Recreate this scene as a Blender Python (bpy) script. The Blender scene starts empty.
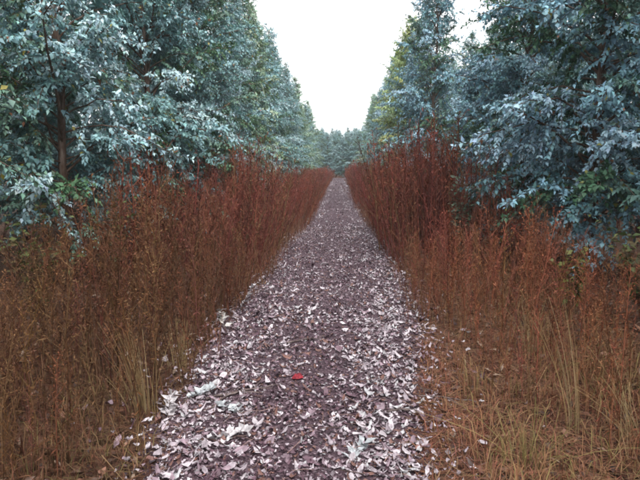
import bpy, math, random
import numpy as np
from mathutils import Vector

random.seed(7)
rng = np.random.default_rng(7)
R = math.radians
sc = bpy.context.scene
col = sc.collection

# ---------------------------------------------------------------- camera
cam_d = bpy.data.cameras.new('camera')
cam = bpy.data.objects.new('camera', cam_d); col.objects.link(cam)
cam_d.sensor_width = 36.0
cam_d.lens = 36.0 * 554.0 / 640.0
cam_d.clip_start = 0.05
cam_d.clip_end = 2000
cam.location = (0, 0, 1.5)
cam.rotation_euler = (R(90 - 7.7), 0, R(2.07))
sc.camera = cam

# ---------------------------------------------------------------- world: overcast sky
SUN_EL, SUN_AZ = 56.0, 160.0           # soft sun behind the cloud, high and behind the viewer
world = bpy.data.worlds.new('World'); sc.world = world
world.use_nodes = True
wt = world.node_tree; wt.nodes.clear()
w_out = wt.nodes.new('ShaderNodeOutputWorld')
w_bg = wt.nodes.new('ShaderNodeBackground')
w_sky = wt.nodes.new('ShaderNodeTexSky')
w_sky.sky_type = 'NISHITA'; w_sky.sun_disc = False
w_sky.sun_elevation = R(SUN_EL); w_sky.sun_rotation = R(SUN_AZ)
w_sky.air_density = 1.0; w_sky.dust_density = 4.0; w_sky.ozone_density = 1.0
w_hs = wt.nodes.new('ShaderNodeHueSaturation')
w_hs.inputs['Saturation'].default_value = 0.10
wt.links.new(w_sky.outputs[0], w_hs.inputs['Color'])
w_mix = wt.nodes.new('ShaderNodeMix'); w_mix.data_type = 'RGBA'; w_mix.inputs[0].default_value = 0.78
wt.links.new(w_hs.outputs[0], w_mix.inputs[6])
w_mix.inputs[7].default_value = (5.2, 5.3, 5.45, 1)          # even veil of cloud over the whole sky
wt.links.new(w_mix.outputs[2], w_bg.inputs['Color'])
w_bg.inputs['Strength'].default_value = 0.15
wt.links.new(w_bg.outputs[0], w_out.inputs[0])

sun_d = bpy.data.lights.new('sun', 'SUN')
sun_d.energy = 1.3; sun_d.angle = R(40); sun_d.color = (1.0, 0.97, 0.93)
sun = bpy.data.objects.new('sun', sun_d); col.objects.link(sun)
sd = Vector((math.sin(R(SUN_AZ)) * math.cos(R(SUN_EL)), math.cos(R(SUN_AZ)) * math.cos(R(SUN_EL)), math.sin(R(SUN_EL))))
sun.rotation_euler = sd.to_track_quat('Z', 'Y').to_euler()
sun.location = (0, 0, 30)

sc.view_settings.view_transform = 'Standard'
sc.view_settings.look = 'None'
sc.view_settings.exposure = 1.5
sc.view_settings.gamma = 1.0
sc.view_settings.use_curve_mapping = False

sc.render.engine = 'CYCLES'
cy = sc.cycles
cy.max_bounces = 6; cy.diffuse_bounces = 3; cy.glossy_bounces = 2
cy.transmission_bounces = 4; cy.transparent_max_bounces = 4; cy.volume_bounces = 1
cy.use_denoising = True
cy.filter_width = 2.0
cy.caustics_reflective = False; cy.caustics_refractive = False


# ---------------------------------------------------------------- materials
def new_mat(name):
    m = bpy.data.materials.new(name); m.use_nodes = True
    nt = m.node_tree; nt.nodes.clear()
    out = nt.nodes.new('ShaderNodeOutputMaterial')
    return m, nt, out


def leaf_mat(name, rough=0.5, spec=0.35, trans=0.25, nscale=30.0, nlo=0.75, nhi=1.2):
    """colour comes from the 'tint' attribute times the object's colour, broken up by a fine noise"""
    m, nt, out = new_mat(name)
    N = nt.nodes.new; L = nt.links.new
    at = N('ShaderNodeAttribute'); at.attribute_name = 'tint'
    oi = N('ShaderNodeObjectInfo')
    mul = N('ShaderNodeMix'); mul.data_type = 'RGBA'; mul.blend_type = 'MULTIPLY'; mul.inputs[0].default_value = 1
    L(at.outputs['Color'], mul.inputs[6]); L(oi.outputs['Color'], mul.inputs[7])
    tc = N('ShaderNodeTexCoord'); nz = N('ShaderNodeTexNoise'); nz.inputs['Scale'].default_value = nscale
    nz.inputs['Detail'].default_value = 3
    L(tc.outputs['Object'], nz.inputs['Vector'])
    mr = N('ShaderNodeMapRange'); mr.inputs[1].default_value = 0.3; mr.inputs[2].default_value = 0.7
    mr.inputs[3].default_value = nlo; mr.inputs[4].default_value = nhi
    L(nz.outputs[0], mr.inputs[0])
    m2 = N('ShaderNodeVectorMath'); m2.operation = 'SCALE'
    L(mul.outputs[2], m2.inputs[0]); L(mr.outputs[0], m2.inputs[3])
    p = N('ShaderNodeBsdfPrincipled')
    L(m2.outputs[0], p.inputs['Base Color'])
    p.inputs['Roughness'].default_value = rough
    p.inputs['Specular IOR Level'].default_value = spec
    if trans > 0:
        t = N('ShaderNodeBsdfTranslucent'); L(m2.outputs[0], t.inputs['Color'])
        mx = N('ShaderNodeMixShader'); mx.inputs[0].default_value = trans
        L(p.outputs[0], mx.inputs[1]); L(t.outputs[0], mx.inputs[2]); L(mx.outputs[0], out.inputs[0])
    else:
        L(p.outputs[0], out.inputs[0])
    return m


def noise_mat(name, c1, c2, c3=None, scale=6.0, detail=8, rough=0.85, stretch=(1, 1, 1), bump=0.3, bump_scale=40, bump_dist=0.01):
    m, nt, out = new_mat(name)
    N = nt.nodes.new; L = nt.links.new
    tc = N('ShaderNodeTexCoord'); mp = N('ShaderNodeMapping'); mp.inputs['Scale'].default_value = stretch
    L(tc.outputs['Object'], mp.inputs[0])
    nz = N('ShaderNodeTexNoise'); nz.inputs['Scale'].default_value = scale; nz.inputs['Detail'].default_value = detail
    nz.inputs['Roughness'].default_value = 0.7
    L(mp.outputs[0], nz.inputs['Vector'])
    cr = N('ShaderNodeValToRGB')
    cr.color_ramp.elements[0].position = 0.35; cr.color_ramp.elements[0].color = (*c1, 1)
    cr.color_ramp.elements[1].position = 0.68; cr.color_ramp.elements[1].color = (*c2, 1)
    if c3:
        e = cr.color_ramp.elements.new(0.5); e.color = (*c3, 1)
    L(nz.outputs[0], cr.inputs[0])
    p = N('ShaderNodeBsdfPrincipled'); p.inputs['Roughness'].default_value = rough
    p.inputs['Specular IOR Level'].default_value = 0.2
    L(cr.outputs[0], p.inputs['Base Color'])
    nb = N('ShaderNodeTexNoise'); nb.inputs['Scale'].default_value = bump_scale; nb.inputs['Detail'].default_value = 6
    L(mp.outputs[0], nb.inputs['Vector'])
    b = N('ShaderNodeBump'); b.inputs['Strength'].default_value = bump; b.inputs['Distance'].default_value = bump_dist
    L(nb.outputs[0], b.inputs['Height']); L(b.outputs[0], p.inputs['Normal'])
    L(p.outputs[0], out.inputs[0])
    return m


M_GUM = leaf_mat('gum_leaf', rough=0.48, spec=0.35, trans=0.13, nscale=9)
M_WEED = leaf_mat('dry_weed', rough=0.85, spec=0.1, trans=0.08, nscale=14)
M_GRASS = leaf_mat('dry_grass', rough=0.7, spec=0.2, trans=0.2, nscale=14)
M_LITTER = leaf_mat('dead_leaf', rough=0.55, spec=0.35, trans=0.0, nscale=45, nlo=0.6, nhi=1.3)
M_SHRUB = leaf_mat('shrub_leaf', rough=0.5, spec=0.3, trans=0.25, nscale=20)
M_BARK = noise_mat('bark', (0.05, 0.03, 0.022), (0.26, 0.20, 0.17), (0.12, 0.075, 0.055), scale=5, stretch=(4, 4, 0.7), bump=0.5, bump_scale=18)
M_STICK = noise_mat('stick_wood', (0.05, 0.035, 0.035), (0.22, 0.17, 0.16), scale=14, bump=0.4)
M_GROUND = noise_mat('forest_floor', (0.040, 0.022, 0.015), (0.19, 0.10, 0.062), (0.09, 0.048, 0.031), scale=9, bump=0.8, bump_scale=45, bump_dist=0.03)
M_PATH = noise_mat('path_earth', (0.018, 0.010, 0.014), (0.19, 0.135, 0.155), (0.062, 0.036, 0.046), scale=55, bump=1.0, bump_scale=30, bump_dist=0.03)
M_RED = noise_mat('red_scrap', (0.06, 0.012, 0.014), (0.38, 0.035, 0.05), (0.20, 0.018, 0.028), scale=40, rough=0.7, bump=0.8)


# ---------------------------------------------------------------- mesh helpers
def link(o):
    col.objects.link(o); return o


def mesh_np(name, V, F, mat, tint=None, smooth=False):
    """V (n,3), F (m,3) triangles, tint (n,3)"""
    V = np.asarray(V, np.float32); F = np.asarray(F, np.int32)
    me = bpy.data.meshes.new(name)
    me.vertices.add(len(V)); me.vertices.foreach_set('co', V.ravel())
    k = F.shape[1]
    me.loops.add(F.size); me.loops.foreach_set('vertex_index', F.ravel())
    me.polygons.add(len(F))
    me.polygons.foreach_set('loop_start', np.arange(0, F.size, k, dtype=np.int32))
    me.polygons.foreach_set('loop_total', np.full(len(F), k, np.int32))
    if smooth:
        me.polygons.foreach_set('use_smooth', np.ones(len(F), bool))
    if tint is not None:
        a = me.attributes.new('tint', 'FLOAT_COLOR', 'POINT')
        c = np.ones((len(V), 4), np.float32); c[:, :3] = tint
        a.data.foreach_set('color', c.ravel())
    me.materials.append(mat)
    me.update(calc_edges=True)
    return me


class MB:
    """collects vertices, triangles and tints of one mesh"""
    def __init__(s): s.V = []; s.F = []; s.T = []; s.n = 0
    def add(s, V, F, T=None):
        V = np.asarray(V, float).reshape(-1, 3)
        s.V.append(V); s.F.append(np.asarray(F, int).reshape(-1, 3) + s.n)
        T = np.ones((len(V), 3)) if T is None else np.broadcast_to(np.asarray(T, float), (len(V), 3))
        s.T.append(T); s.n += len(V)
    def arrays(s): return np.concatenate(s.V), np.concatenate(s.F), np.concatenate(s.T)
    def mesh(s, name, mat, smooth=False):
        V, F, T = s.arrays(); return mesh_np(name, V, F, mat, T, smooth)


def norm(a): return a / np.maximum(np.linalg.norm(a, axis=-1, keepdims=True), 1e-9)


def tube(mb, P, rad, sides=5, tint=None, cap=True):
    P = np.asarray(P, float); n = len(P)
    rad = np.broadcast_to(rad, (n,))
    T = norm(np.gradient(P, axis=0))
    up = np.array([0.31, 0.17, 0.93]) if abs(T[0][2]) < 0.9 else np.array([0.96, 0.2, 0.1])
    A = norm(np.cross(T, up)); B = np.cross(T, A)
    th = np.arange(sides) * 2 * math.pi / sides
    ring = (np.cos(th)[None, :, None] * A[:, None, :] + np.sin(th)[None, :, None] * B[:, None, :]) * rad[:, None, None] + P[:, None, :]
    V = ring.reshape(-1, 3); F = []
    for i in range(n - 1):
        for j in range(sides):
            a = i * sides + j; b = i * sides + (j + 1) % sides
            F += [(a, b, a + sides), (b, b + sides, a + sides)]
    if cap:
        for j in range(1, sides - 1):
            F.append((0, j + 1, j)); e = (n - 1) * sides; F.append((e, e + j, e + j + 1))
    mb.add(V, F, tint)


def leaves(mb, P, D, U, L, W, tint, bend=0.18, fold=0.25):
    """kite leaves folded along the midrib: P base, D direction, U face normal hint, L length, W half width"""
    P = np.asarray(P); D = norm(D); S = norm(np.cross(D, U)); Nn = np.cross(S, D)
    L = np.asarray(L)[:, None]; W = np.asarray(W)[:, None]
    b = P; m = P + D * L * 0.45 - Nn * L * 0.02
    l = P + D * L * 0.40 + S * W + Nn * W * fold
    r = P + D * L * 0.40 - S * W + Nn * W * fold
    t = P + D * L - Nn * L * bend
    n = len(P)
    V = np.stack([b, l, m, r, t], 1).reshape(-1, 3)
    i = np.arange(n)[:, None] * 5
    F = np.concatenate([i + [0, 2, 1], i + [0, 3, 2], i + [2, 4, 1], i + [2, 3, 4]], 0)
    mb.add(V, F, np.repeat(np.asarray(tint), 5, 0))


def put(name, me, parent=None, loc=None, rot=None, scale=None):
    o = bpy.data.objects.new(name, me); link(o)
    if parent is not None: o.parent = parent
    if loc is not None: o.location = loc
    if rot is not None: o.rotation_euler = rot
    if scale is not None: o.scale = (scale,) * 3 if np.isscalar(scale) else scale
    return o


def tag(o, label=None, cat=None, group=None, kind=None):
    if label: o['label'] = label
    if cat: o['category'] = cat
    if group: o['group'] = group
    if kind: o['kind'] = kind
    return o


# ---------------------------------------------------------------- terrain
_w = [(rng.uniform(0.3, 2.2), rng.uniform(0, 6.28), rng.uniform(0, 6.28)) for _ in range(14)]


def height(x, y):
    x = np.asarray(x, float); y = np.asarray(y, float)
    h = np.zeros(np.broadcast(x, y).shape)
    for k, a, p in _w:
        h = h + 0.012 / (0.5 + k * 0.5) * np.sin(k * (x * math.cos(a) + y * math.sin(a)) + p)
    off = np.clip((np.abs(x) - 1.0) / 1.2, 0, 1)
    return h + 0.07 * off * off * (3 - 2 * off)      # the track is worn a little below the verges


def path_left(y):  return -np.interp(y, [0, 2.6, 3.5, 5.4, 7, 8.7, 12, 20, 40, 120], [0.85, 0.97, 1.10, 1.12, 1.02, 0.98, 0.88, 0.86, 0.9, 0.9]) + 0.05 * np.sin(np.asarray(y) * 0.45 + 1)
def path_right(y): return np.interp(y, [0, 2.6, 3.5, 5.4, 7, 8.7, 12, 20, 40, 120], [0.42, 0.44, 0.58, 0.80, 0.84, 0.82, 0.74, 0.66, 0.64, 0.64]) + 0.05 * np.sin(np.asarray(y) * 0.38 + 4)


def grid_mesh(name, xs, ys, zf, mat):
    X, Y = np.meshgrid(xs, ys); Z = zf(X, Y)
    V = np.stack([X, Y, Z], -1).reshape(-1, 3)
    nx, ny = len(xs), len(ys)
    i = (np.arange(ny - 1)[:, None] * nx + np.arange(nx - 1)[None, :]).ravel()
    F = np.stack([i, i + 1, i + nx + 1, i + nx], 1)
    return mesh_np(name, V, F, mat, None, True)


def spaced(lo, hi, fine_lo, fine_hi, step, grow):
    a = list(np.arange(fine_lo, fine_hi + 1e-6, step)); s = step; v = a[-1]
    while v < hi: s *= grow; v += s; a.append(min(v, hi))
    s = step; v = fine_lo; pre = []
    while v > lo: s *= grow; v -= s; pre.append(max(v, lo))
    return np.array(pre[::-1] + a)


def ground_z(X, Y):
    z = height(X, Y)
    c = np.clip((Y - 1) / 1.0, 0, 1) * np.clip(1 - (np.abs(X + 0.05) - 0.3) / 0.5, 0, 1)
    return z - 0.02 - 0.02 * c


ground = tag(put('ground', grid_mesh('ground', spaced(-160, 160, -4, 4, 0.16, 1.15), spaced(-60, 220, 0, 30, 0.2, 1.06), ground_z, M_GROUND)), kind='structure')


def make_path():
    ys = spaced(-6, 64, 1.5, 16, 0.07, 1.02); nx = 30
    u = np.linspace(0, 1, nx)
    jl = np.convolve(rng.normal(0, 0.09, len(ys) + 6), np.ones(7) / 7, 'valid') * 1.6
    jr = np.convolve(rng.normal(0, 0.09, len(ys) + 6), np.ones(7) / 7, 'valid') * 1.6
    l = path_left(ys) - 0.10 + jl; r = path_right(ys) + 0.12 + jr
    X = l[:, None] + (r - l)[:, None] * u[None]; Y = np.repeat(ys[:, None], nx, 1)
    fine = np.where((Y > 1.5) & (Y < 18), 1.0, 0.4)
    Z = height(X, Y) + rng.normal(0, 0.006, X.shape) * fine + 0.004
    Z -= 0.045 * np.clip((np.abs(u - 0.5) - 0.44) / 0.06, 0, 1)[None]        # edges sink into the verge
    V = np.stack([X, Y, Z], -1).reshape(-1, 3)
    i = (np.arange(len(ys) - 1)[:, None] * nx + np.arange(nx - 1)[None]).ravel()
    return mesh_np('path', V, np.stack([i, i + 1, i + nx + 1, i + nx], 1), M_PATH, None, True)


path = tag(put('path', make_path()), kind='structure')


# ---------------------------------------------------------------- trees
GUM = np.array([(0.235, 0.395, 0.420), (0.160, 0.295, 0.295), (0.350, 0.500, 0.545), (0.070, 0.150, 0.075), (0.120, 0.215, 0.165)])
GUM_P = [0.28, 0.24, 0.22, 0.12, 0.14]


def make_tree(seed, H=8.0, rmax=1.55, nprim=190, gap=0.06, lean=0.1):
    g = np.random.default_rng(seed)
    wood, crown = MB(), MB()
    zz = np.linspace(-0.12, H, 16)
    wob = np.cumsum(g.normal(0, 0.018, (16, 2)), 0); wob -= wob[0]
    wob += np.linspace(0, 1, 16)[:, None] ** 1.5 * g.normal(0, lean, 2)
    axis = np.column_stack([wob, zz])
    tr = 0.052 * (1 - np.clip(zz, 0, H) / H) ** 0.8 + 0.006; tr[0] *= 1.5; tr[1] *= 1.1
    tube(wood, axis, tr, 8)
    ax = lambda z: np.array([np.interp(z, zz, axis[:, 0]), np.interp(z, zz, axis[:, 1]), z])
    LP, LD, LU, LL, LT = [], [], [], [], []
    z0 = 0.6; az = g.uniform(0, 6.28)
    for i in range(nprim):
        t = (i + g.uniform(0, 1)) / nprim
        z = z0 + (H - 0.15 - z0) * t ** 1.12
        az += 2.399 + g.normal(0, 0.35)
        if g.random() < gap: continue
        tt = (z - z0) / (H - z0)
        prof = min(1.0, 0.72 + tt * 2.0) * (1 - tt ** 1.5) ** 0.9 * (1 + 0.22 * math.sin(az * 2 + z * 2.3 + seed) * math.sin(z * 1.9 + seed * 3))
        Rr = rmax * prof * g.uniform(0.72, 1.18) + 0.10
        asc = R(24 + 44 * tt ** 0.8 + g.normal(0, 12))
        ln = Rr / max(math.cos(asc), 0.5)
        d0 = np.array([math.cos(az) * math.cos(asc), math.sin(az) * math.cos(asc), math.sin(asc)])
        s = np.linspace(0, 1, 7)
        drop = 0.52 * ln * (1 - tt * 0.6) * g.uniform(0.7, 1.3)
        pts = ax(z) + d0 * (s * ln)[:, None]; pts[:, 2] -= drop * s ** 2.2
        pts[1:] += np.cumsum(g.normal(0, 0.018 * ln, (6, 3)), 0)
        tube(wood, pts, np.linspace(0.005 + 0.0065 * ln, 0.003, 7), 4, cap=False)
        nsec = max(4, int(ln / 0.088)); tw = g.uniform(-0.10, 0.10)       # one limb's foliage is a little paler or greener
        palette = GUM[g.choice(5, p=GUM_P)]
        for j in range(nsec):
            q = 0.16 + 0.84 * (j + g.uniform(0, 1)) / nsec
            o = np.array([np.interp(q, s, pts[:, k]) for k in range(3)])
            side = 1 if j % 2 else -1
            perp = np.array([-math.sin(az), math.cos(az), 0]) * side
            dv = d0 * g.uniform(0.45, 1.0) + perp * g.uniform(0.3, 1.0) + np.array([0, 0, g.normal(-0.12, 0.6)])
            dv = dv / np.linalg.norm(dv)
            sl = (0.16 + 0.34 * (1 - q) * min(1, ln)) * g.uniform(0.7, 1.35)
            if j == nsec - 1: dv = d0; sl = 0.2
            k = max(4, int(sl / 0.030)); ss = np.linspace(0.12, 1, k)
            P = o + dv * (ss * sl)[:, None]; P[:, 2] -= 0.5 * sl * ss ** 2
            tube(wood, [o, o + dv * sl * 0.55 - [0, 0, .1 * sl], P[-1]], [0.003, 0.0025, 0.0015], 3, cap=False)
            A = norm(np.cross(dv, [0.1, 0.05, 1.0])); B = np.cross(A, dv)
            tone = palette * (0.55 + 0.45 * g.uniform(0.7, 1.35)) * (1 + tw)
            for sg in (1, -1):
                ph = (np.arange(k) % 2) * 1.35 + g.normal(0, 0.35, k)
                out = A * np.cos(ph)[:, None] + B * np.sin(ph)[:, None]
                D = out * sg * 0.85 + dv * g.uniform(0.35, 0.9, k)[:, None] + np.array([0, 0, -1]) * g.uniform(0.1, 1.1, k)[:, None]
                U = np.array([0, 0, 1.0]) + g.normal(0, 0.38, (k, 3)) + d0 * 0.35
                LP.append(P); LD.append(D); LU.append(U)
                LL.append(g.uniform(0.055, 0.105, k) * (1.05 - 0.35 * ss) * (1 - 0.15 * tt))
                LT.append(tone * g.uniform(0.78, 1.22, (k, 1)) * g.normal(1, 0.04, (k, 3)))
    LP, LD, LU, LL, LT = map(np.concatenate, (LP, LD, LU, LL, LT))
    odd = g.random(len(LP)); LT[odd < 0.014] = (0.26, 0.23, 0.05); LT[odd > 0.992] = (0.24, 0.10, 0.05)
    leaves(crown, LP, LD, LU, LL, LL * g.uniform(0.24, 0.36, len(LL)), np.clip(LT, 0.01, 0.6))
    return wood.mesh('trunk', M_BARK, True), crown.mesh('crown', M_GUM)


KINDS = [make_tree(11, 8.0, 1.5), make_tree(12, 8.4, 1.3, gap=0.12), make_tree(13, 7.4, 1.5, gap=0.06),
         make_tree(14, 8.0, 1.2, 170, gap=0.10, lean=0.2), make_tree(15, 7.8, 1.55, gap=0.1)]

tree_no = 0


def tree(x, y, kind, h, rz, label, group, colr=(1, 1, 1)):
    e = bpy.data.objects.new('eucalyptus_tree', None); link(e)
    e.empty_display_size = 0.3
    e.location = (x, y, float(ground_z(np.array(x), np.array(y))))
    e.rotation_euler = (0, 0, rz)
    H0 = [8.0, 8.4, 7.4, 8.0, 7.8][kind]
    s = h / H0; ws = min(1.15, max(s, 0.8))
    e.scale = (ws, ws, s)
    tag(e, label, 'tree', group)
    t, c = KINDS[kind]
    put('trunk', t, e); o = put('crown', c, e); o.color = (*colr, 1)
    return e


ORD = 'first second third fourth fifth sixth seventh eighth ninth tenth eleventh twelfth thirteenth fourteenth fifteenth sixteenth seventeenth eighteenth nineteenth twentieth'.split()
GL, GR = 'front row of trees left of the track', 'front row of trees right of the track'
left_near = [(-3.95, 3.6, 0, 7.6), (-3.35, 7.0, 3, 8.0), (-3.25, 10.1, 4, 8.3), (-3.3, 12.3, 2, 7.8), (-3.2, 15.2, 1, 8.0),
             (-3.35, 18.1, 0, 7.4), (-3.2, 21.0, 3, 7.8), (-3.3, 24.0, 2, 7.4), (-3.2, 27.0, 4, 7.8), (-3.3, 30.2, 1, 7.6)]
right_near = [(4.05, 4.5, 3, 7.8), (3.3, 7.4, 0, 8.2), (3.2, 9.9, 1, 8.2), (3.4, 13.6, 2, 4.1), (3.0, 18.6, 3, 8.8),
              (3.1, 21.6, 0, 7.4), (3.05, 24.6, 4, 7.6), (3.1, 27.8, 1, 7.8), (3.2, 30.6, 2, 7.6), (3.1, 33.6, 3, 7.8)]
LL_ = ['broad silvery blue eucalyptus filling the upper left corner of the picture',
       'blue-grey eucalyptus with a pale bare trunk showing in a dark gap, left row',
       'tall blue-grey eucalyptus third along the left row, its top beyond the picture',
       'dense blue-grey eucalyptus fourth along the left row, above red weeds',
       'dusky blue eucalyptus fifth along the left row',
       'sixth eucalyptus along the left row, pointed top against the sky',
       'yellowish green-topped eucalyptus, seventh along the left row',
       'eighth blue-grey eucalyptus along the left row', 'ninth blue-grey eucalyptus along the left row',
       'tenth blue-grey eucalyptus along the left row, hazy']
LR_ = ['broad blue eucalyptus filling the upper right corner of the picture',
       'blue eucalyptus with a bare dark trunk showing under its crown, right row',
       'dense blue-green eucalyptus third along the right row, leaning over the weeds',
       'short eucalyptus under a notch of sky, fourth along the right row',
       'tall narrow blue spire of a eucalyptus beside the notch of sky, right row',
       'sixth blue-grey eucalyptus along the right row, behind the tall spire',
       'yellow-green tinged eucalyptus, seventh along the right row',
       'olive tinged eucalyptus, eighth along the right row', 'ninth blue-grey eucalyptus along the right row',
       'tenth blue-grey eucalyptus along the right row, hazy']
YEL = (1.45, 1.12, 0.45)
for i, (x, y, k, h) in enumerate(left_near):
    tree(x - 0.18, y, k, h, rng.uniform(0, 6.28), LL_[i], GL, (1.25, 1.08, 0.72) if i == 6 else tuple(rng.uniform(0.9, 1.1) * np.array((1, 1, 1))))
for i, (x, y, k, h) in enumerate(right_near):
    c = YEL if i == 6 else (1.3, 1.1, 0.6) if i == 7 else (0.9, 0.96, 1.08)
    tree(x, y, k, h, rng.uniform(0, 6.28), LR_[i], GR, c)
for side, lab, grp, y0 in ((-1, 'small hazy eucalyptus far down the left row near the end of the track', GL, 33.2),
                           (1, 'small hazy eucalyptus far down the right row near the end of the track', GR, 36.6)):
    y = y0; no = 9; word = 'left' if side < 0 else 'right'
    while y < 63:
        no += 1
        lab_ = 'hazy eucalyptus, %s from the viewer along the front row %s of the track' % (ORD[no], word) if no < 20 else lab
        tree((-3.4 if side < 0 else 3.2) + rng.normal(0, 0.14), y, int(rng.integers(5)), rng.uniform(5.9, 8.3), rng.uniform(0, 6.28), lab_, grp,
             tuple(np.array((1, 1, 1)) * rng.uniform(0.9, 1.1)) if rng.random() > 0.2 else (1.2, 1.08, 0.75))
        y += rng.normal(2.5, 0.2)
# rows behind the front ones (and beside or behind the camera, where the plantation goes on)
for side, word in ((-1, 'left'), (1, 'right')):
    for x, ya, yb, lab in ((6.3, 1, 56, 'eucalyptus in the half-hidden second row %s of the track' % word),
                           (9.4, 2, 42, 'eucalyptus in the dim third row %s of the track' % word)):
        y = ya + rng.uniform(0, 1.5); no = -1
        while y < yb:
            no += 1
            if not (side == -1 and (x == 6.3 and 13.6 < y < 17.2 or x == 9.4 and 20.5 < y < 25)):
                tree(side * x + rng.normal(0, 0.2), y, int(rng.integers(5)), rng.uniform(6.6, 8.0), rng.uniform(0, 6.28), (ORD[no] + ' ' + lab) if no < 20 else lab, 'back rows of trees %s of the track' % word)
            y += rng.normal(2.7, 0.25)
    for y, nw in ((-5.0, 'farthest behind'), (-2.2, 'just behind'), (0.8, 'level with')):
        tree(side * (3.6 + rng.uniform(0, 0.3)), y, int(rng.integers(5)), 7.6, rng.uniform(0, 6.28),
             'eucalyptus standing %s the viewer, %s row, outside the picture' % (nw, word), 'trees beside the viewer')
for row in range(5):            # several rows deep, so that they close the view as one mass
    for x in np.arange(-7.5, 7.6, 1.5):
        tree(float(x) + 0.7 * (row % 2) + rng.normal(0, 0.25), 66 + 3.4 * row + rng.uniform(-0.6, 0.6), int(rng.choice([0, 2, 4])), rng.uniform(5.0, 5.6) + 0.32 * row,
             rng.uniform(0, 6.28), 'faint pale eucalyptus in the grove closing the far end of the track', 'trees across the end of the track')


# ---------------------------------------------------------------- dry weeds
def make_weed(g, H, nb, detail=1.0, wide=1.0):
    """tall dry stalk with ascending branchlets, seed tufts and withered leaves; unit tint"""
    mb = MB()
    n = 6 if detail > 0.5 else 3
    s = np.linspace(0, 1, n)
    bx, by = g.normal(0, 0.07 * H, 2)
    P = np.column_stack([bx * s ** 1.7, by * s ** 1.7, s * H - 0.03])
    P[1:-1, :2] += g.normal(0, 0.008, (n - 2, 2))
    stem = np.array([1.25, 1.3, 1.35]) * g.uniform(0.6, 1.25)
    tube(mb, P, np.linspace(0.0058, 0.0020, n) * wide * g.uniform(0.8, 1.3), 3, stem, cap=False)
    LP, LD, LU, LL, LW, LT = [], [], [], [], [], []
    az = g.uniform(0, 6.28)
    for i in range(nb):
        t = 0.22 + 0.78 * ((i + g.random()) / nb) ** 0.85
        az += 2.399 + g.normal(0, .4)
        o = np.array([np.interp(t, s, P[:, k]) for k in range(3)])
        asc = R(g.uniform(42, 72))
        ln = H * 0.17 * (1.25 - t) ** 0.6 * g.uniform(0.5, 1.4)
        d = np.array([math.cos(az) * math.cos(asc), math.sin(az) * math.cos(asc), math.sin(asc)])
        c = np.array([1.0, 1.0, 1.0]) * g.uniform(0.65, 1.3)
        e = o + d * ln + np.array([0, 0, 0.10 * ln]); m = o + d * ln * 0.5 - np.array([0, 0, 0.03 * ln])
        w = norm(np.cross(d, g.normal(0, 1, 3))) * 0.0021 * wide
        mb.add([o - w, o + w, m + w, m - w, e], [(0, 1, 2), (0, 2, 3), (3, 2, 4)], c)
        k = int((5 if detail > 0.5 else 2) * (0.6 + g.random()))
        q = g.uniform(0.25, 1.05, k)
        LP.append(o + np.outer(q, e - o)); LD.append(d * 0.8 + g.normal(0, 0.55, (k, 3))); LU.append(g.normal(0, 1, (k, 3)))
        LL.append(g.uniform(0.014, 0.042, k) * wide); LW.append(g.uniform(0.0025, 0.006, k) * wide)
        LT.append(np.repeat(c[None], k, 0) * g.uniform(0.7, 1.5, (k, 1)))
    if detail > 0.5:
        k = 14
        t = g.uniform(0.04, 0.75, k); a = g.uniform(0, 6.28, k)
        LP.append(np.column_stack([np.interp(t, s, P[:, j]) for j in range(3)]))
        LD.append(np.column_stack([np.cos(a), np.sin(a), g.uniform(-1.6, 0.2, k)])); LU.append(g.normal(0, 1, (k, 3)))
        LL.append(g.uniform(0.04, 0.10, k)); LW.append(g.uniform(0.004, 0.009, k)); LT.append(np.ones((k, 3)) * g.uniform(0.5, 1.3, (k, 1)))
    LP, LD, LU, LL, LW, LT = map(np.concatenate, (LP, LD, LU, LL, LW, LT))
    # two-triangle blades
    D = norm(LD); S = norm(np.cross(D, LU)); i = np.arange(len(LP))[:, None] * 4
    V = np.stack([LP, LP + D * LL[:, None] * .5 + S * LW[:, None], LP + D * LL[:, None], LP + D * LL[:, None] * .5 - S * LW[:, None]], 1).reshape(-1, 3)
    mb.add(V, np.concatenate([i + [0, 1, 2], i + [0, 2, 3]]), np.repeat(LT, 4, 0))
    return mb.arrays()


gw = np.random.default_rng(99)
WEED_HI = [make_weed(gw, 1.5, 30) for _ in range(12)]
WEED_NEAR = [make_weed(gw, 1.5, 22, 0.4, 1.5) for _ in range(8)]
WEED_MID = [make_weed(gw, 1.5, 18, 0.4, 1.8) for _ in range(8)]
WEED_LO = [make_weed(gw, 1.5, 9, 0.3, 4.5) for _ in range(6)]


def weed_height(side, y):
    if side < 0: return float(np.interp(y, [2, 4, 5.5, 7.5, 10, 13, 17, 30, 120], [0.88, 0.95, 1.05, 1.48, 1.42, 1.15, 1.0, 1.0, 0.9]))
    return float(np.interp(y, [2, 5, 7.6, 9.0, 11, 15, 22, 120], [0.62, 0.88, 0.98, 1.60, 1.72, 1.5, 1.25, 1.0]))


RED = np.array([0.158, 0.050, 0.035]); ORA = np.array([0.185, 0.074, 0.037]); BRN = np.array([0.068, 0.036, 0.020]); STRAW = np.array([0.16, 0.090, 0.045])


def weed_color(side, y, x):
    f = np.interp(y, [4.5, 8.0], [0, 1])
    a = BRN * 0.7 + ORA * 0.3 if side < 0 else ORA * 0.75 + RED * 0.25
    c = a * (1 - f) + RED * f
    return np.clip(c * rng.uniform(0.5, 1.45) * rng.normal(1, (0.08, 0.10, 0.10)), 0.008, 0.6) if rng.random() > 0.10 else STRAW * rng.uniform(0.6, 1)


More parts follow.
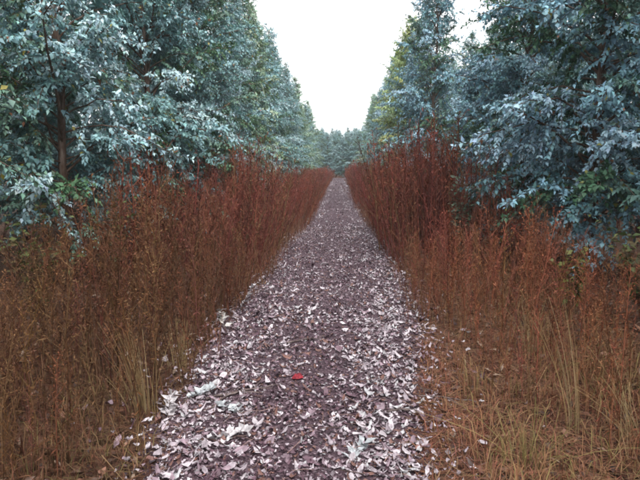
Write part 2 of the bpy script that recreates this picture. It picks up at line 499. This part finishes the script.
spots = []
for side in (-1, 1):
    for ya, yb, dens, depth in ((1.6, 14, 46, 1.7), (14, 36, 28, 1.6), (36, 65, 18, 1.5)):
        n = int((yb - ya) * depth * dens)
        for _ in range(n):
            y = rng.uniform(ya, yb)
            edge = float(np.interp(y, [2, 3.2, 3.8, 5, 6, 8, 12, 20], [1.5, 1.32, 1.05, 0.94, 0.92, 0.88, 0.80, 0.72]))
            if side < 0: edge = float(np.interp(y, [2, 3, 4, 7, 12], [1.30, 1.28, 1.15, 1.05, 0.92]))
            edge += 0.10 * math.sin(y * 0.37 + side * 2) + 0.13 * math.sin(y * 1.3 + side) * math.sin(y * 0.61) + 0.06 * math.sin(y * 3.1)
            u = rng.random() ** 1.25 * depth
            if side > 0 and y < 3.4 and rng.random() < 0.35: continue
            spots.append((side, side * (edge + u), y, u))
    for _ in range(330):        # thinner, lower growth under the trees
        y = rng.uniform(2, 26); spots.append((side, side * rng.uniform(2.9, 7.5), y, 3.0))


def score(s):
    d = math.hypot(s[1], s[2]); px = 340 + s[1] / max(s[2], 0.1) * 554
    return (s[2] + 2.2 * s[3]) if -30 < px < 670 and s[2] > 2.3 else 1e9


spots.sort(key=score)
WEED_ME = [mesh_np('dry_weed', V, F, M_WEED, T) for V, F, T in WEED_HI]
mass = {-1: MB(), 1: MB()}
WL = {(-1, 0): ('in the near thicket, lower left', 'near brown weeds left of the track'),
      (-1, 1): ('in the farther thicket left of track', 'red weeds left of the track'),
      (1, 0): ('in the low patch, lower right', 'near orange weeds right of the track'),
      (1, 1): ('in the tall stand right of track', 'red weeds right of the track')}
count = {-1: 0, 1: 0}
for s in spots:
    side, x, y, u = s
    z = float(ground_z(np.array(x), np.array(y)))
    h = weed_height(side, y) * rng.triangular(0.58, 0.95, 1.25) * (0.62 if u >= 3 else 1.0)
    h *= 1 + 0.20 * math.sin(y * 1.1 + x * 1.7 + side) + 0.10 * math.sin(y * 2.7 - x * 3)
    if u < 0.35: h *= rng.uniform(0.4, 1.0)
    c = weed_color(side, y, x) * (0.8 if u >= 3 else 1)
    rz = rng.uniform(0, 6.28); k = h / 1.5
    if score(s) < 1e8 and count[side] < 150 and u < 3:
        count[side] += 1
        o = put('dry_weed', WEED_ME[int(rng.integers(12))], None, (x, y, z), (rng.normal(0, 0.09), rng.normal(0, 0.08) - side * (0.09 if u < 0.4 else 0.02), rz), (k * 1.15, k * 1.15, k))
        o.color = (*c, 1)
        zone, grp = WL[(side, int(y > (5.6 if side < 0 else 6.8)))]
        hw = 'low' if h < 0.8 else 'waist-high' if h < 1.15 else 'tall'
        cw = 'straw-coloured' if c[1] / c[0] > 0.5 else 'dark brown' if c[0] < 0.13 else 'rust-red' if c[1] / c[0] < 0.36 else 'orange-brown'
        rx_ = o.rotation_euler.y
        lw = 'leaning right' if rx_ > 0.06 else 'leaning left' if rx_ < -0.06 else 'standing upright'
        tag(o, '%s %s dry weed %s %s' % (hw, cw, lw, zone), 'weed', grp)
    else:
        V, F, T = (WEED_HI if y < 5.5 else WEED_NEAR if y < 14 else WEED_MID if y < 34 else WEED_LO)[int(rng.integers(6))]
        ca, sa = math.cos(rz), math.sin(rz); k2 = k * 1.15
        tx, ty = rng.normal(0, 0.10, 2); tx -= side * (0.10 if u < 0.4 else 0.02)
        W = np.column_stack([(V[:, 0] * ca - V[:, 1] * sa) * k2 + x + tx * V[:, 2], (V[:, 0] * sa + V[:, 1] * ca) * k2 + y + ty * V[:, 2], V[:, 2] * k + z])
        mass[side].add(W, F, T * c)
for side, word in ((-1, 'left'), (1, 'right')):
    tag(put('weed_undergrowth', mass[side].mesh('weed_undergrowth', M_WEED)),
        'mass of dry red-brown weeds lining the %s side of the track' % word, 'weeds', None, 'stuff')


# ---------------------------------------------------------------- grass on the verges
def make_grass():
    mb = MB()
    def patch(n, xf, ylo, yhi, lo, hi, cols, lean=0.5):
        y = rng.uniform(ylo, yhi, n); x = xf(y, rng.random(n))
        cl = 0.5 + 0.5 * np.sin(x * 5.1 + np.sin(y * 3.7) * 2) * np.sin(y * 4.3 + 1)
        keep = rng.random(n) < 0.35 + 0.65 * cl; x, y, cl = x[keep], y[keep], cl[keep]; n = len(x)
        z = np.maximum(ground_z(x, y), height(x, y) - 0.02) - 0.01
        H = rng.uniform(lo, hi, n) * (0.5 + 0.7 * cl)
        a = rng.uniform(0, 6.28, n); l = np.abs(rng.normal(0, lean, n)) + 0.1
        dx, dy = np.cos(a) * l * H, np.sin(a) * l * H
        w = rng.uniform(0.0012, 0.0032, n); sx, sy = -np.sin(a) * w, np.cos(a) * w
        b = np.column_stack([x, y, z]); sd_ = np.column_stack([sx, sy, np.zeros(n)])
        m = b + np.column_stack([dx * .35, dy * .35, H * .62]); t = b + np.column_stack([dx, dy, H * (1 - 0.35 * l)])
        V = np.stack([b - sd_, b + sd_, m + sd_ * .8, m - sd_ * .8, t], 1).reshape(-1, 3)
        i = np.arange(n)[:, None] * 5
        c = cols[rng.integers(0, len(cols), n)] * rng.uniform(0.6, 1.25, (n, 1))
        mb.add(V, np.concatenate([i + [0, 1, 2], i + [0, 2, 3], i + [3, 2, 4]]), np.repeat(c, 5, 0))
    straw = np.array([(0.27, 0.16, 0.07), (0.21, 0.11, 0.05), (0.17, 0.075, 0.04)])
    olive = np.array([(0.19, 0.145, 0.055), (0.27, 0.14, 0.07), (0.30, 0.185, 0.095), (0.24, 0.10, 0.058)])
    rust = np.array([(0.26, 0.10, 0.06), (0.20, 0.07, 0.05), (0.30, 0.15, 0.08)])
    right = lambda a, b: (lambda y, u: path_right(y) + a + u * b)
    left = lambda a, b: (lambda y, u: path_left(y) - a - u * b)
    patch(5200, right(0.02, 1.3), 2.0, 4.6, 0.05, 0.16, rust, 0.9)
    patch(4200, right(0.30, 1.7), 1.8, 3.9, 0.08, 0.30, olive, 0.8)
    patch(3000, right(0.25, 1.5), 3.4, 7.5, 0.12, 0.36, straw, 0.5)
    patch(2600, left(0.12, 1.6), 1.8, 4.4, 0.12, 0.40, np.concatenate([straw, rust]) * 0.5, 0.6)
    patch(1500, left(0.05, 0.6), 2.0, 3.6, 0.08, 0.24, olive * 0.7, 0.9)
    patch(2500, left(0.02, 1.4), 4.4, 14, 0.08, 0.3, rust, 0.6)
    patch(2500, right(0.02, 1.4), 6.0, 14, 0.08, 0.3, rust, 0.6)
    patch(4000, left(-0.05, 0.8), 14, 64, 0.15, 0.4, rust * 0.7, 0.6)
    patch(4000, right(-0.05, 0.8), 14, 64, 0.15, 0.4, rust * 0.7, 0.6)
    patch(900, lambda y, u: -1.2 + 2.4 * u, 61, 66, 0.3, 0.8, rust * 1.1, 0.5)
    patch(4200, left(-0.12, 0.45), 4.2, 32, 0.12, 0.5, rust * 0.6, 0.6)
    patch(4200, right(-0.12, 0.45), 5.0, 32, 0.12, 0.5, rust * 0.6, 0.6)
    # flattened thatch: dead blades lying on the ground
    def thatch(n, xf, ylo, yhi, cols):
        y = rng.uniform(ylo, yhi, n); x = xf(y, rng.random(n)); a = rng.uniform(0, 6.28, n); l = rng.uniform(0.06, 0.22, n)
        b = np.column_stack([x, y, np.maximum(ground_z(x, y), height(x, y) - 0.02) + rng.uniform(0.004, 0.035, n)])
        d = np.column_stack([np.cos(a) * l, np.sin(a) * l, rng.normal(0.005, 0.02, n)]); w = np.column_stack([-np.sin(a), np.cos(a), np.zeros(n)]) * rng.uniform(0.0012, 0.003, (n, 1))
        m = b + d * 0.5 + np.column_stack([rng.normal(0, .008, (n, 2)), np.full(n, 0.006)])
        V = np.stack([b - w, b + w, m + w, m - w, b + d], 1).reshape(-1, 3); i = np.arange(n)[:, None] * 5
        c = cols[rng.integers(0, len(cols), n)] * rng.uniform(0.6, 1.3, (n, 1))
        mb.add(V, np.concatenate([i + [0, 1, 2], i + [0, 2, 3], i + [3, 2, 4]]), np.repeat(c, 5, 0))
    tan = np.array([(0.25, 0.125, 0.07), (0.20, 0.085, 0.052), (0.15, 0.058, 0.040), (0.27, 0.165, 0.09)])
    thatch(12000, right(-0.04, 1.9), 1.9, 6.5, tan)
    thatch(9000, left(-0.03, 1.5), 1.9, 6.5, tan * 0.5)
    thatch(5000, right(-0.08, 0.6), 6.5, 15, tan * 0.9)
    thatch(5000, left(-0.08, 0.6), 6.5, 15, tan * 0.9)
    return mb.mesh('dry_grass', M_GRASS)


tag(put('dry_grass', make_grass()), 'thin dry straw and rust coloured grass on both verges', 'grass', None, 'stuff')


# ---------------------------------------------------------------- straw tussocks (single clumps one can pick out)
def tussock(label, x, y, n, hlo, hhi, lean, spread, cols, bias=(0, 0)):
    mb = MB()
    for _ in range(n):
        a = rng.uniform(0, 6.28); H = rng.uniform(hlo, hhi); l = abs(rng.normal(0, lean))
        o = np.array([math.cos(a), math.sin(a), 0]) * spread * rng.random(); o[2] = -0.02
        s = np.linspace(0, 1, 6); dx, dy = math.cos(a) * l + bias[0], math.sin(a) * l + bias[1]
        P = o + np.column_stack([dx * H * s ** 1.8, dy * H * s ** 1.8, H * s * (1 - 0.15 * s * l)])
        tube(mb, P, np.linspace(0.0024, 0.0008, 6), 3, np.array(cols[rng.integers(len(cols))]) * rng.uniform(0.7, 1.2), cap=False)
    return tag(put('grass_tussock', mb.mesh('grass_tussock', M_GRASS), None, (x, y, float(ground_z(np.array(x), np.array(y))))), label, 'tussock', 'straw tussocks on the verges')


PS = [(0.42, 0.31, 0.17), (0.36, 0.25, 0.12), (0.30, 0.19, 0.09)]
tussock('leaning pale straw tussock at the lower left edge of the leaf litter', -1.22, 3.25, 46, 0.25, 0.62, 0.25, 0.10, PS, (-0.15, 0.0))
tussock('golden straw tussock behind the leaning one, left edge of the track', -1.22, 4.05, 40, 0.2, 0.45, 0.35, 0.10, PS)
tussock('tall bleached grass stalks standing alone at the lower right', 1.35, 3.05, 14, 0.5, 0.82, 0.18, 0.06, PS, (-0.12, 0.1))
tussock('short olive straw tussock at the bottom edge, right of the litter', 0.98, 2.72, 50, 0.15, 0.38, 0.5, 0.14, [(0.26, 0.21, 0.08), (0.34, 0.26, 0.11)])
tussock('pale straw tussock in the bottom right corner', 1.62, 2.85, 44, 0.25, 0.55, 0.4, 0.12, PS)
tussock('small straw tussock among the orange weeds on the right', 1.5, 4.2, 36, 0.25, 0.6, 0.35, 0.1, PS)


# ---------------------------------------------------------------- low green shrubs
def shrub(label, x, y, H, rad, nst, tints):
    e = bpy.data.objects.new('green_shrub', None); link(e); e.location = (x, y, float(ground_z(np.array(x), np.array(y))))
    tag(e, label, 'shrub', 'low green shrubs among the weeds')
    wood, fol = MB(), MB(); P_, D_, U_, L_, T_ = [], [], [], [], []
    tints = np.array(tints)
    for i in range(nst):
        a = rng.uniform(0, 6.28); r = rad * rng.uniform(0.3, 1); h = H * rng.uniform(0.6, 1)
        s = np.linspace(0, 1, 6); P = np.column_stack([math.cos(a) * r * s ** 1.3, math.sin(a) * r * s ** 1.3, -0.03 + (h + 0.03) * s ** 0.85])
        tube(wood, P, np.linspace(0.005, 0.0015, 6), 4, cap=False)
        k = int(26 * h / 0.8); t = rng.uniform(0.2, 1, k)
        P_.append(np.column_stack([np.interp(t, s, P[:, j]) for j in range(3)])); b = rng.uniform(0, 6.28, k)
        D_.append(np.column_stack([np.cos(b), np.sin(b), rng.uniform(-0.5, 0.6, k)])); U_.append(np.array([0, 0, 1.]) + rng.normal(0, 0.4, (k, 3)))
        L_.append(rng.uniform(0.05, 0.10, k)); T_.append(tints[rng.integers(len(tints), size=k)] * rng.uniform(0.7, 1.3, (k, 1)))
    P_, D_, U_, L_, T_ = map(np.concatenate, (P_, D_, U_, L_, T_))
    leaves(fol, P_, D_, U_, L_, L_ * 0.28, T_)
    put('stem', wood.mesh('stem', M_BARK, True), e); put('foliage', fol.mesh('foliage', M_SHRUB), e)


GREEN = [(0.07, 0.10, 0.035), (0.10, 0.12, 0.04), (0.13, 0.10, 0.045)]
shrub('low olive-green shrub in the weeds at the left picture edge', -2.75, 4.9, 1.15, 0.5, 14, GREEN)
shrub('olive shrub with rusty leaves below the pale trunk on the left', -2.45, 5.9, 1.2, 0.45, 12, GREEN + [(0.2, 0.09, 0.04)])
shrub('dark green shrub between the weeds and the left row trees', -2.5, 7.6, 1.3, 0.5, 12, [(0.06, 0.10, 0.05), (0.09, 0.13, 0.07)])
shrub('small yellow-green shrub in the weeds below the dark trunk on the right', 2.2, 5.2, 0.75, 0.25, 10, [(0.16, 0.18, 0.04), (0.12, 0.14, 0.04)])
shrub('dark olive shrub among weeds at the right picture edge', 2.75, 5.0, 0.95, 0.45, 13, GREEN)
shrub('green shrub rising where the tall red stand on the right begins', 1.75, 7.9, 1.35, 0.35, 12, [(0.07, 0.11, 0.07), (0.11, 0.15, 0.10)])


# ---------------------------------------------------------------- leaf litter on the path
def litter_leaf(g, L, Wd, curl, twist):
    """one dead leaf: 2 x 6 strips either side of a raised midrib, curled along its length; origin at its middle"""
    n = 7; s = np.linspace(0, 1, n); w = Wd * np.sin(np.pi * s ** 0.8) ** 0.85
    w[0] = w[-1] = 0.0004
    x = (s - 0.5) * L; zc = curl * L * (4 * (s - 0.5) ** 2) ; ph = twist * (s - 0.5)
    cup = g.uniform(-0.5, 0.9)
    V = []
    for i in range(n):
        for q in (-1, 0, 1):
            V.append((x[i], q * w[i] * math.cos(ph[i]), zc[i] + abs(q) * w[i] * cup + q * w[i] * math.sin(ph[i])))
    F = []
    for i in range(n - 1):
        for q in (0, 1):
            a = i * 3 + q; F += [(a, a + 1, a + 4), (a, a + 4, a + 3)]
    V = np.array(V)
    V += g.normal(0, 0.0022, V.shape) * np.array([1, 1, 1.2])            # crumpled
    if g.random() < 0.4:                                                 # a torn leaf: one end is missing
        V[:, 0] = np.minimum(V[:, 0], L * g.uniform(-0.05, 0.2) + g.normal(0, 0.003, len(V)))
    V[:, 2] -= V[:, 2].min()
    return V, np.array(F)


gl = np.random.default_rng(5)
LEAF = [litter_leaf(gl, gl.uniform(0.035, 0.095), gl.uniform(0.008, 0.021), gl.uniform(-0.12, 0.5), gl.normal(0, 1.5)) for _ in range(24)]
LEAF_ME = [mesh_np('leaf', V, F, M_LITTER, np.ones((len(V), 3)), True) for V, F in LEAF]
LIT = np.array([(0.48, 0.42, 0.45), (0.33, 0.275, 0.305), (0.235, 0.165, 0.195), (0.115, 0.064, 0.083), (0.055, 0.028, 0.040), (0.17, 0.085, 0.070), (0.40, 0.385, 0.40)])
LITP = np.array([0.14, 0.19, 0.20, 0.20, 0.12, 0.10, 0.05])


def litter_spots():
    out = []
    for ya, yb, dens in ((1.6, 6, 1100), (6, 12, 560), (12, 24, 190), (24, 45, 120), (45, 63, 80)):
        n = int((yb - ya) * 2.15 * dens)
        y = rng.uniform(ya, yb, n); u = rng.random(n)
        l, r = path_left(y), path_right(y)
        x = l + (r - l) * u + rng.normal(0, 0.14, n)
        # leaves gather on the sides and thin out on the worn, darker middle
        v = (x - l) / (r - l)
        drift = np.sin(x * 4.1 + y * 2.2 + 1) * np.sin(y * 2.9 - x * 2.6) + 0.6 * np.sin(x * 9.3 - y * 4.1) * np.sin(y * 7.7 + x * 6)
        pale = np.clip(np.abs(v - 0.42) * 2.0, 0, 1) * 0.85 + 0.32 + 0.18 * (y < 4.2) * (v < 0.45) + 0.5 * drift
        thin = np.clip(0.34 + 0.95 * np.abs(v - 0.45) * 2 + 0.35 * np.sin(x * 6.3 + y * 2.9) * np.sin(y * 3.7 - x * 3), 0.35, 1)
        for i in range(n):
            if rng.random() < thin[i]: out.append((x[i], y[i], pale[i]))
    # strays on the verges
    for _ in range(260):
        y = rng.uniform(2.2, 9); s_ = rng.choice([-1, 1]); e = path_right(y) if s_ > 0 else path_left(y)
        out.append((float(e + s_ * abs(rng.normal(0, 0.35))), float(y), 0.5))
    return out


LS = litter_spots()
LS.sort(key=lambda s: s[1] if (s[1] > 2.45 and abs(340 + s[0] / s[1] * 554 - 320) < 330) else 1e9)
lit = MB(); made = 0
EUL = [(rng.normal(0, 0.28), rng.normal(0, 0.28)) for _ in range(200)]
for (x, y, pale) in LS:
    p = LITP.copy(); pale = min(max(pale, 0), 1.15); p[[0, 1, 6]] *= 0.15 + 1.9 * pale; p[[3, 4]] *= 2.2 - 1.85 * pale; p /= p.sum()
    c = LIT[rng.choice(7, p=p)] * rng.uniform(0.75, 1.2)
    k = int(rng.integers(24)); V, F = LEAF[k]
    rz = rng.uniform(0, 6.28); rx, ry = EUL[int(rng.integers(200))]
    sc_ = (0.24 + 0.85 * rng.random() ** 1.7) * (1.0 if y < 12 else 1.15 if y < 30 else 1.6)
    z = float(height(x, y)) + rng.uniform(0.004, 0.020)
    big = made < 300 and sc_ > 0.52 and 2.45 < y < 6 and c[0] > 0.12
    if big:
        made += 1
        o = put('leaf', LEAF_ME[k], path, (x, y, z + 0.008), (rx, ry, rz), sc_); o.color = (*c, 1)
    else:
        cz, sz = math.cos(rz), math.sin(rz)
        if y > 9:      # far leaves: a folded kite is enough
            V = V[[0, 9, 10, 11, 20]]; F = np.array([(0, 2, 1), (0, 3, 2), (2, 4, 1), (2, 3, 4)])
        Z = V[:, 2] + V[:, 0] * -ry + V[:, 1] * rx
        lit.add(np.column_stack([(V[:, 0] * cz - V[:, 1] * sz) * sc_ + x, (V[:, 0] * sz + V[:, 1] * cz) * sc_ + y, (Z - Z.min() * 0.6) * sc_ + z]), F, c)
tw = MB()
n = 24000       # crumbs of broken leaf trodden into the soil
cy_ = 1.7 + 12 * rng.random(n) ** 1.35; cx_ = path_left(cy_) + (path_right(cy_) - path_left(cy_)) * rng.random(n) + rng.normal(0, 0.12, n)
ca_ = rng.uniform(0, 6.28, n); cl_ = rng.uniform(0.008, 0.034, n)
leaves(lit, np.column_stack([cx_, cy_, height(cx_, cy_) + rng.uniform(0.004, 0.016, n)]), np.column_stack([np.cos(ca_), np.sin(ca_), rng.normal(0.05, 0.3, n)]),
       np.array([0, 0, 1.0]) + rng.normal(0, 0.5, (n, 3)), cl_, cl_ * rng.uniform(0.2, 0.6, n), LIT[rng.choice(7, size=n, p=[.08, .14, .2, .26, .16, .14, .02])] * rng.uniform(0.6, 1.2, (n, 1)), bend=0.1, fold=0.4)
for _ in range(900):
    y = 1.8 + 11 * rng.random() ** 1.4; x = rng.uniform(float(path_left(y)) - 0.1, float(path_right(y)) + 0.3)
    a = rng.uniform(0, 6.28); l = rng.uniform(0.03, 0.16); z = float(height(x, y)) + rng.uniform(0.012, 0.03)
    d = np.array([math.cos(a), math.sin(a), rng.normal(0, 0.08)]) * l
    p0 = np.array([x, y, z]); r_ = rng.uniform(0.0012, 0.0035)
    tube(tw, [p0, p0 + d * .5 + rng.normal(0, .006, 3), p0 + d], [r_, r_ * .9, r_ * .6], 3, np.array((0.16, 0.10, 0.09)) * rng.uniform(0.3, 2.2), cap=False)
to = put('twig_litter', tw.mesh('twig_litter', M_LITTER), path); to['kind'] = 'stuff'
gp = MB(); n = 9000
gy = 1.6 + 11 * rng.random(n) ** 1.3; gs = rng.choice([-1, 1], n); gx = np.where(gs > 0, path_right(gy) + 0.02 + 2.6 * rng.random(n), path_left(gy) - 0.02 - 2.6 * rng.random(n))
ga = rng.uniform(0, 6.28, n); gl_ = rng.uniform(0.03, 0.085, n)
gc = np.array([(0.15, 0.07, 0.045), (0.09, 0.05, 0.035), (0.22, 0.11, 0.07), (0.05, 0.03, 0.025), (0.26, 0.18, 0.13)])[rng.integers(0, 5, n)] * rng.uniform(0.6, 1.3, (n, 1))
leaves(gp, np.column_stack([gx, gy, ground_z(gx, gy) + rng.uniform(0.006, 0.03, n)]), np.column_stack([np.cos(ga), np.sin(ga), rng.normal(0.1, 0.3, n)]),
       np.array([0, 0, 1.0]) + rng.normal(0, 0.4, (n, 3)), gl_, gl_ * rng.uniform(0.12, 0.3, n), gc, bend=0.0, fold=0.5)
go = put('leaf_litter', gp.mesh('leaf_litter', M_LITTER), ground); go['kind'] = 'stuff'
ll = put('leaf_litter', lit.mesh('leaf_litter', M_LITTER, True), path); ll['kind'] = 'stuff'


# ---------------------------------------------------------------- single things on the ground
def stick(label, a, b, r, bend=0.04, twigs=0, name='fallen_stick'):
    a, b = np.array(a, float), np.array(b, float); c = (a + b) / 2; n = 9
    s = np.linspace(0, 1, n); P = np.column_stack([a[0] + (b[0] - a[0]) * s, a[1] + (b[1] - a[1]) * s])
    d = b - a; pn = np.array([-d[1], d[0]]) / np.linalg.norm(d)
    P += pn * (np.sin(s * 3.1) * bend + rng.normal(0, 0.006, n))[:, None]
    z = height(P[:, 0], P[:, 1]) + 0.022 + rng.normal(0, 0.003, n)
    mb = MB(); z0 = float(height(c[0], c[1]))
    Q = np.column_stack([P - c, z - z0]); tube(mb, Q, np.linspace(r, r * 0.45, n), 6)
    for _ in range(twigs):
        i = int(rng.integers(2, n - 1)); l = rng.uniform(0.08, 0.2); dd = d / np.linalg.norm(d) * 0.7 + pn * rng.choice([-1, 1]) * 0.7
        e = Q[i] + np.array([dd[0] * l, dd[1] * l, rng.uniform(0, 0.03)]); tube(mb, [Q[i], (Q[i] + e) / 2 + [0, 0, .006], e], [r * .5, r * .4, r * .2], 4)
    return tag(put(name, mb.mesh(name, M_STICK, True), None, (c[0], c[1], z0)), label, 'stick', 'sticks fallen on the ground')


stick('long thin grey stick lying across the litter, left of the red scrap', (-0.88, 3.45), (-0.40, 3.72), 0.0085, 0.02, 2)
stick('dark curved stick beside the pale leaves at the left litter edge', (-0.80, 3.30), (-0.66, 3.62), 0.010, 0.03)
stick('thin brown stick on rusty ground right of the leaf litter', (0.52, 3.50), (0.88, 3.40), 0.006, 0.03, 2)
stick('short dark stick at the right edge of the leaf litter', (0.30, 3.28), (0.52, 3.30), 0.009, 0.01)
stick('dark stick lying further up the middle of the path', (-0.45, 4.6), (-0.12, 4.75), 0.009, 0.02, 1)

mb = MB()
g = np.random.default_rng(3)
th = np.linspace(0, 2 * math.pi, 11)[:-1]; V = [(0, 0, 0.022)]
for rr, zz_ in ((0.022, 0.036), (0.045, 0.008)):
    for t_ in th: V.append((math.cos(t_) * rr * 1.15 * g.uniform(0.75, 1.25), math.sin(t_) * rr * 0.85 * g.uniform(0.75, 1.25), zz_ * g.uniform(0.3, 1.5)))
F = [(0, 1 + i, 1 + (i + 1) % 10) for i in range(10)]
for i in range(10):
    a, b = 1 + i, 1 + (i + 1) % 10; F += [(a, a + 10, b), (b, a + 10, b + 10)]
mb.add(V, F)
y0 = 3.84; x0 = (297 - 340) * y0 / 554
tag(put('red_scrap', mb.mesh('red_scrap', M_RED), None, (x0, y0, float(height(x0, y0)) + 0.016), (0, 0, 0.4), 0.82), 'small crumpled bright red scrap lying on the litter in mid path', 'scrap')


def sprig(label, x, y, n, L, up, tint, rz=0.0, zoff=0.012):
    """a fallen gum shoot with its pairs of pale leaves still on: stem and leaves"""
    e = bpy.data.objects.new('gum_sprig', None); link(e); e.location = (x, y, float(height(x, y)) + zoff); e.rotation_euler = (0, 0, rz)
    tag(e, label, 'sprig', 'pale gum sprigs on the ground')
    n = int(n * 1.8); w = MB(); s = np.linspace(0, 1, 6); P = np.column_stack([(s - 0.3) * L * math.cos(up), np.sin(s * 2) * 0.02, s * L * math.sin(up) + 0.004])
    tube(w, P, np.linspace(0.004, 0.0015, 6), 4); put('stem', w.mesh('stem', M_STICK, True), e)
    f = MB(); k = n; t = np.repeat(np.linspace(0.2, 1, k // 2), 2)[:k]; k = len(t); a = np.where(np.arange(k) % 2, 1, -1) * rng.uniform(0.2, 2.2, k)
    Pp = np.column_stack([np.interp(t, s, P[:, j]) for j in range(3)])
    D = np.column_stack([np.cos(a), np.sin(a), rng.uniform(-0.05, 0.7, k) + up * 0.3]); U = np.array([0, 0, 1.]) + rng.normal(0, 0.7, (k, 3))
    Ln = rng.uniform(0.035, 0.075, k); leaves(f, Pp, D, U, Ln, Ln * 0.3, np.array(tint) * rng.uniform(0.8, 1.15, (k, 1)), bend=0.05)
    put('foliage', f.mesh('foliage', M_LITTER), e)


def at(px, py, h=1.5):
    d = 554 * h / (py - 165); return (px - 340) * d / 554, d


PALE = (0.46, 0.425, 0.44); BLUE = (0.40, 0.42, 0.44)
for (px, py, n, L, up, ti, rz, lab) in (
        (160, 425, 16, 0.28, 0.2, PALE, 1.7, 'pale withered gum sprig at the left litter edge beside the straw tussock'),
        (185, 405, 14, 0.22, 0.15, BLUE, 0.6, 'pale blue-white gum sprig behind the one at the left litter edge'),
        (232, 418, 10, 0.16, 0.1, BLUE, 2.5, 'small rounded grey-green gum sprig near the lower left of the litter'),
        (205, 452, 16, 0.28, 0.1, PALE, 0.2, 'large pale gum sprig at the bottom left of the litter'),
        (356, 470, 12, 0.20, 0.1, BLUE, 1.0, 'pale bluish gum sprig at the bottom edge in mid path'),
        (241, 312, 12, 0.30, 1.1, PALE, 0.3, 'upright pale gum sprig at the foot of the left weeds'),
        (222, 332, 10, 0.22, 0.9, (0.42, 0.40, 0.38), 2.0, 'greyish upright sprig just nearer than the pale upright one')):
    x, y = at(px, py); sprig(lab, x, y, n, L, up, ti, rz)

# ---------------------------------------------------------------- haze
hb = bpy.data.meshes.new('haze')
X0, X1, Y0, Y1, Z0, Z1 = -165, 165, -65, 225, -1.3, 11.0
hb.from_pydata([(x, y, z) for z in (Z0, Z1) for y in (Y0, Y1) for x in (X0, X1)], [],
               [(0, 2, 3, 1), (4, 5, 7, 6), (0, 1, 5, 4), (2, 6, 7, 3), (0, 4, 6, 2), (1, 3, 7, 5)])
hm, hnt, hout = new_mat('haze')
pv = hnt.nodes.new('ShaderNodeVolumePrincipled')
pv.inputs['Color'].default_value = (0.86, 0.93, 0.95, 1); pv.inputs['Density'].default_value = 0.0014
pv.inputs['Anisotropy'].default_value = 0.3
hnt.links.new(pv.outputs[0], hout.inputs['Volume'])
hb.materials.append(hm)
tag(put('haze', hb), 'pale bluish haze in the air along the track', 'haze', None, 'stuff')
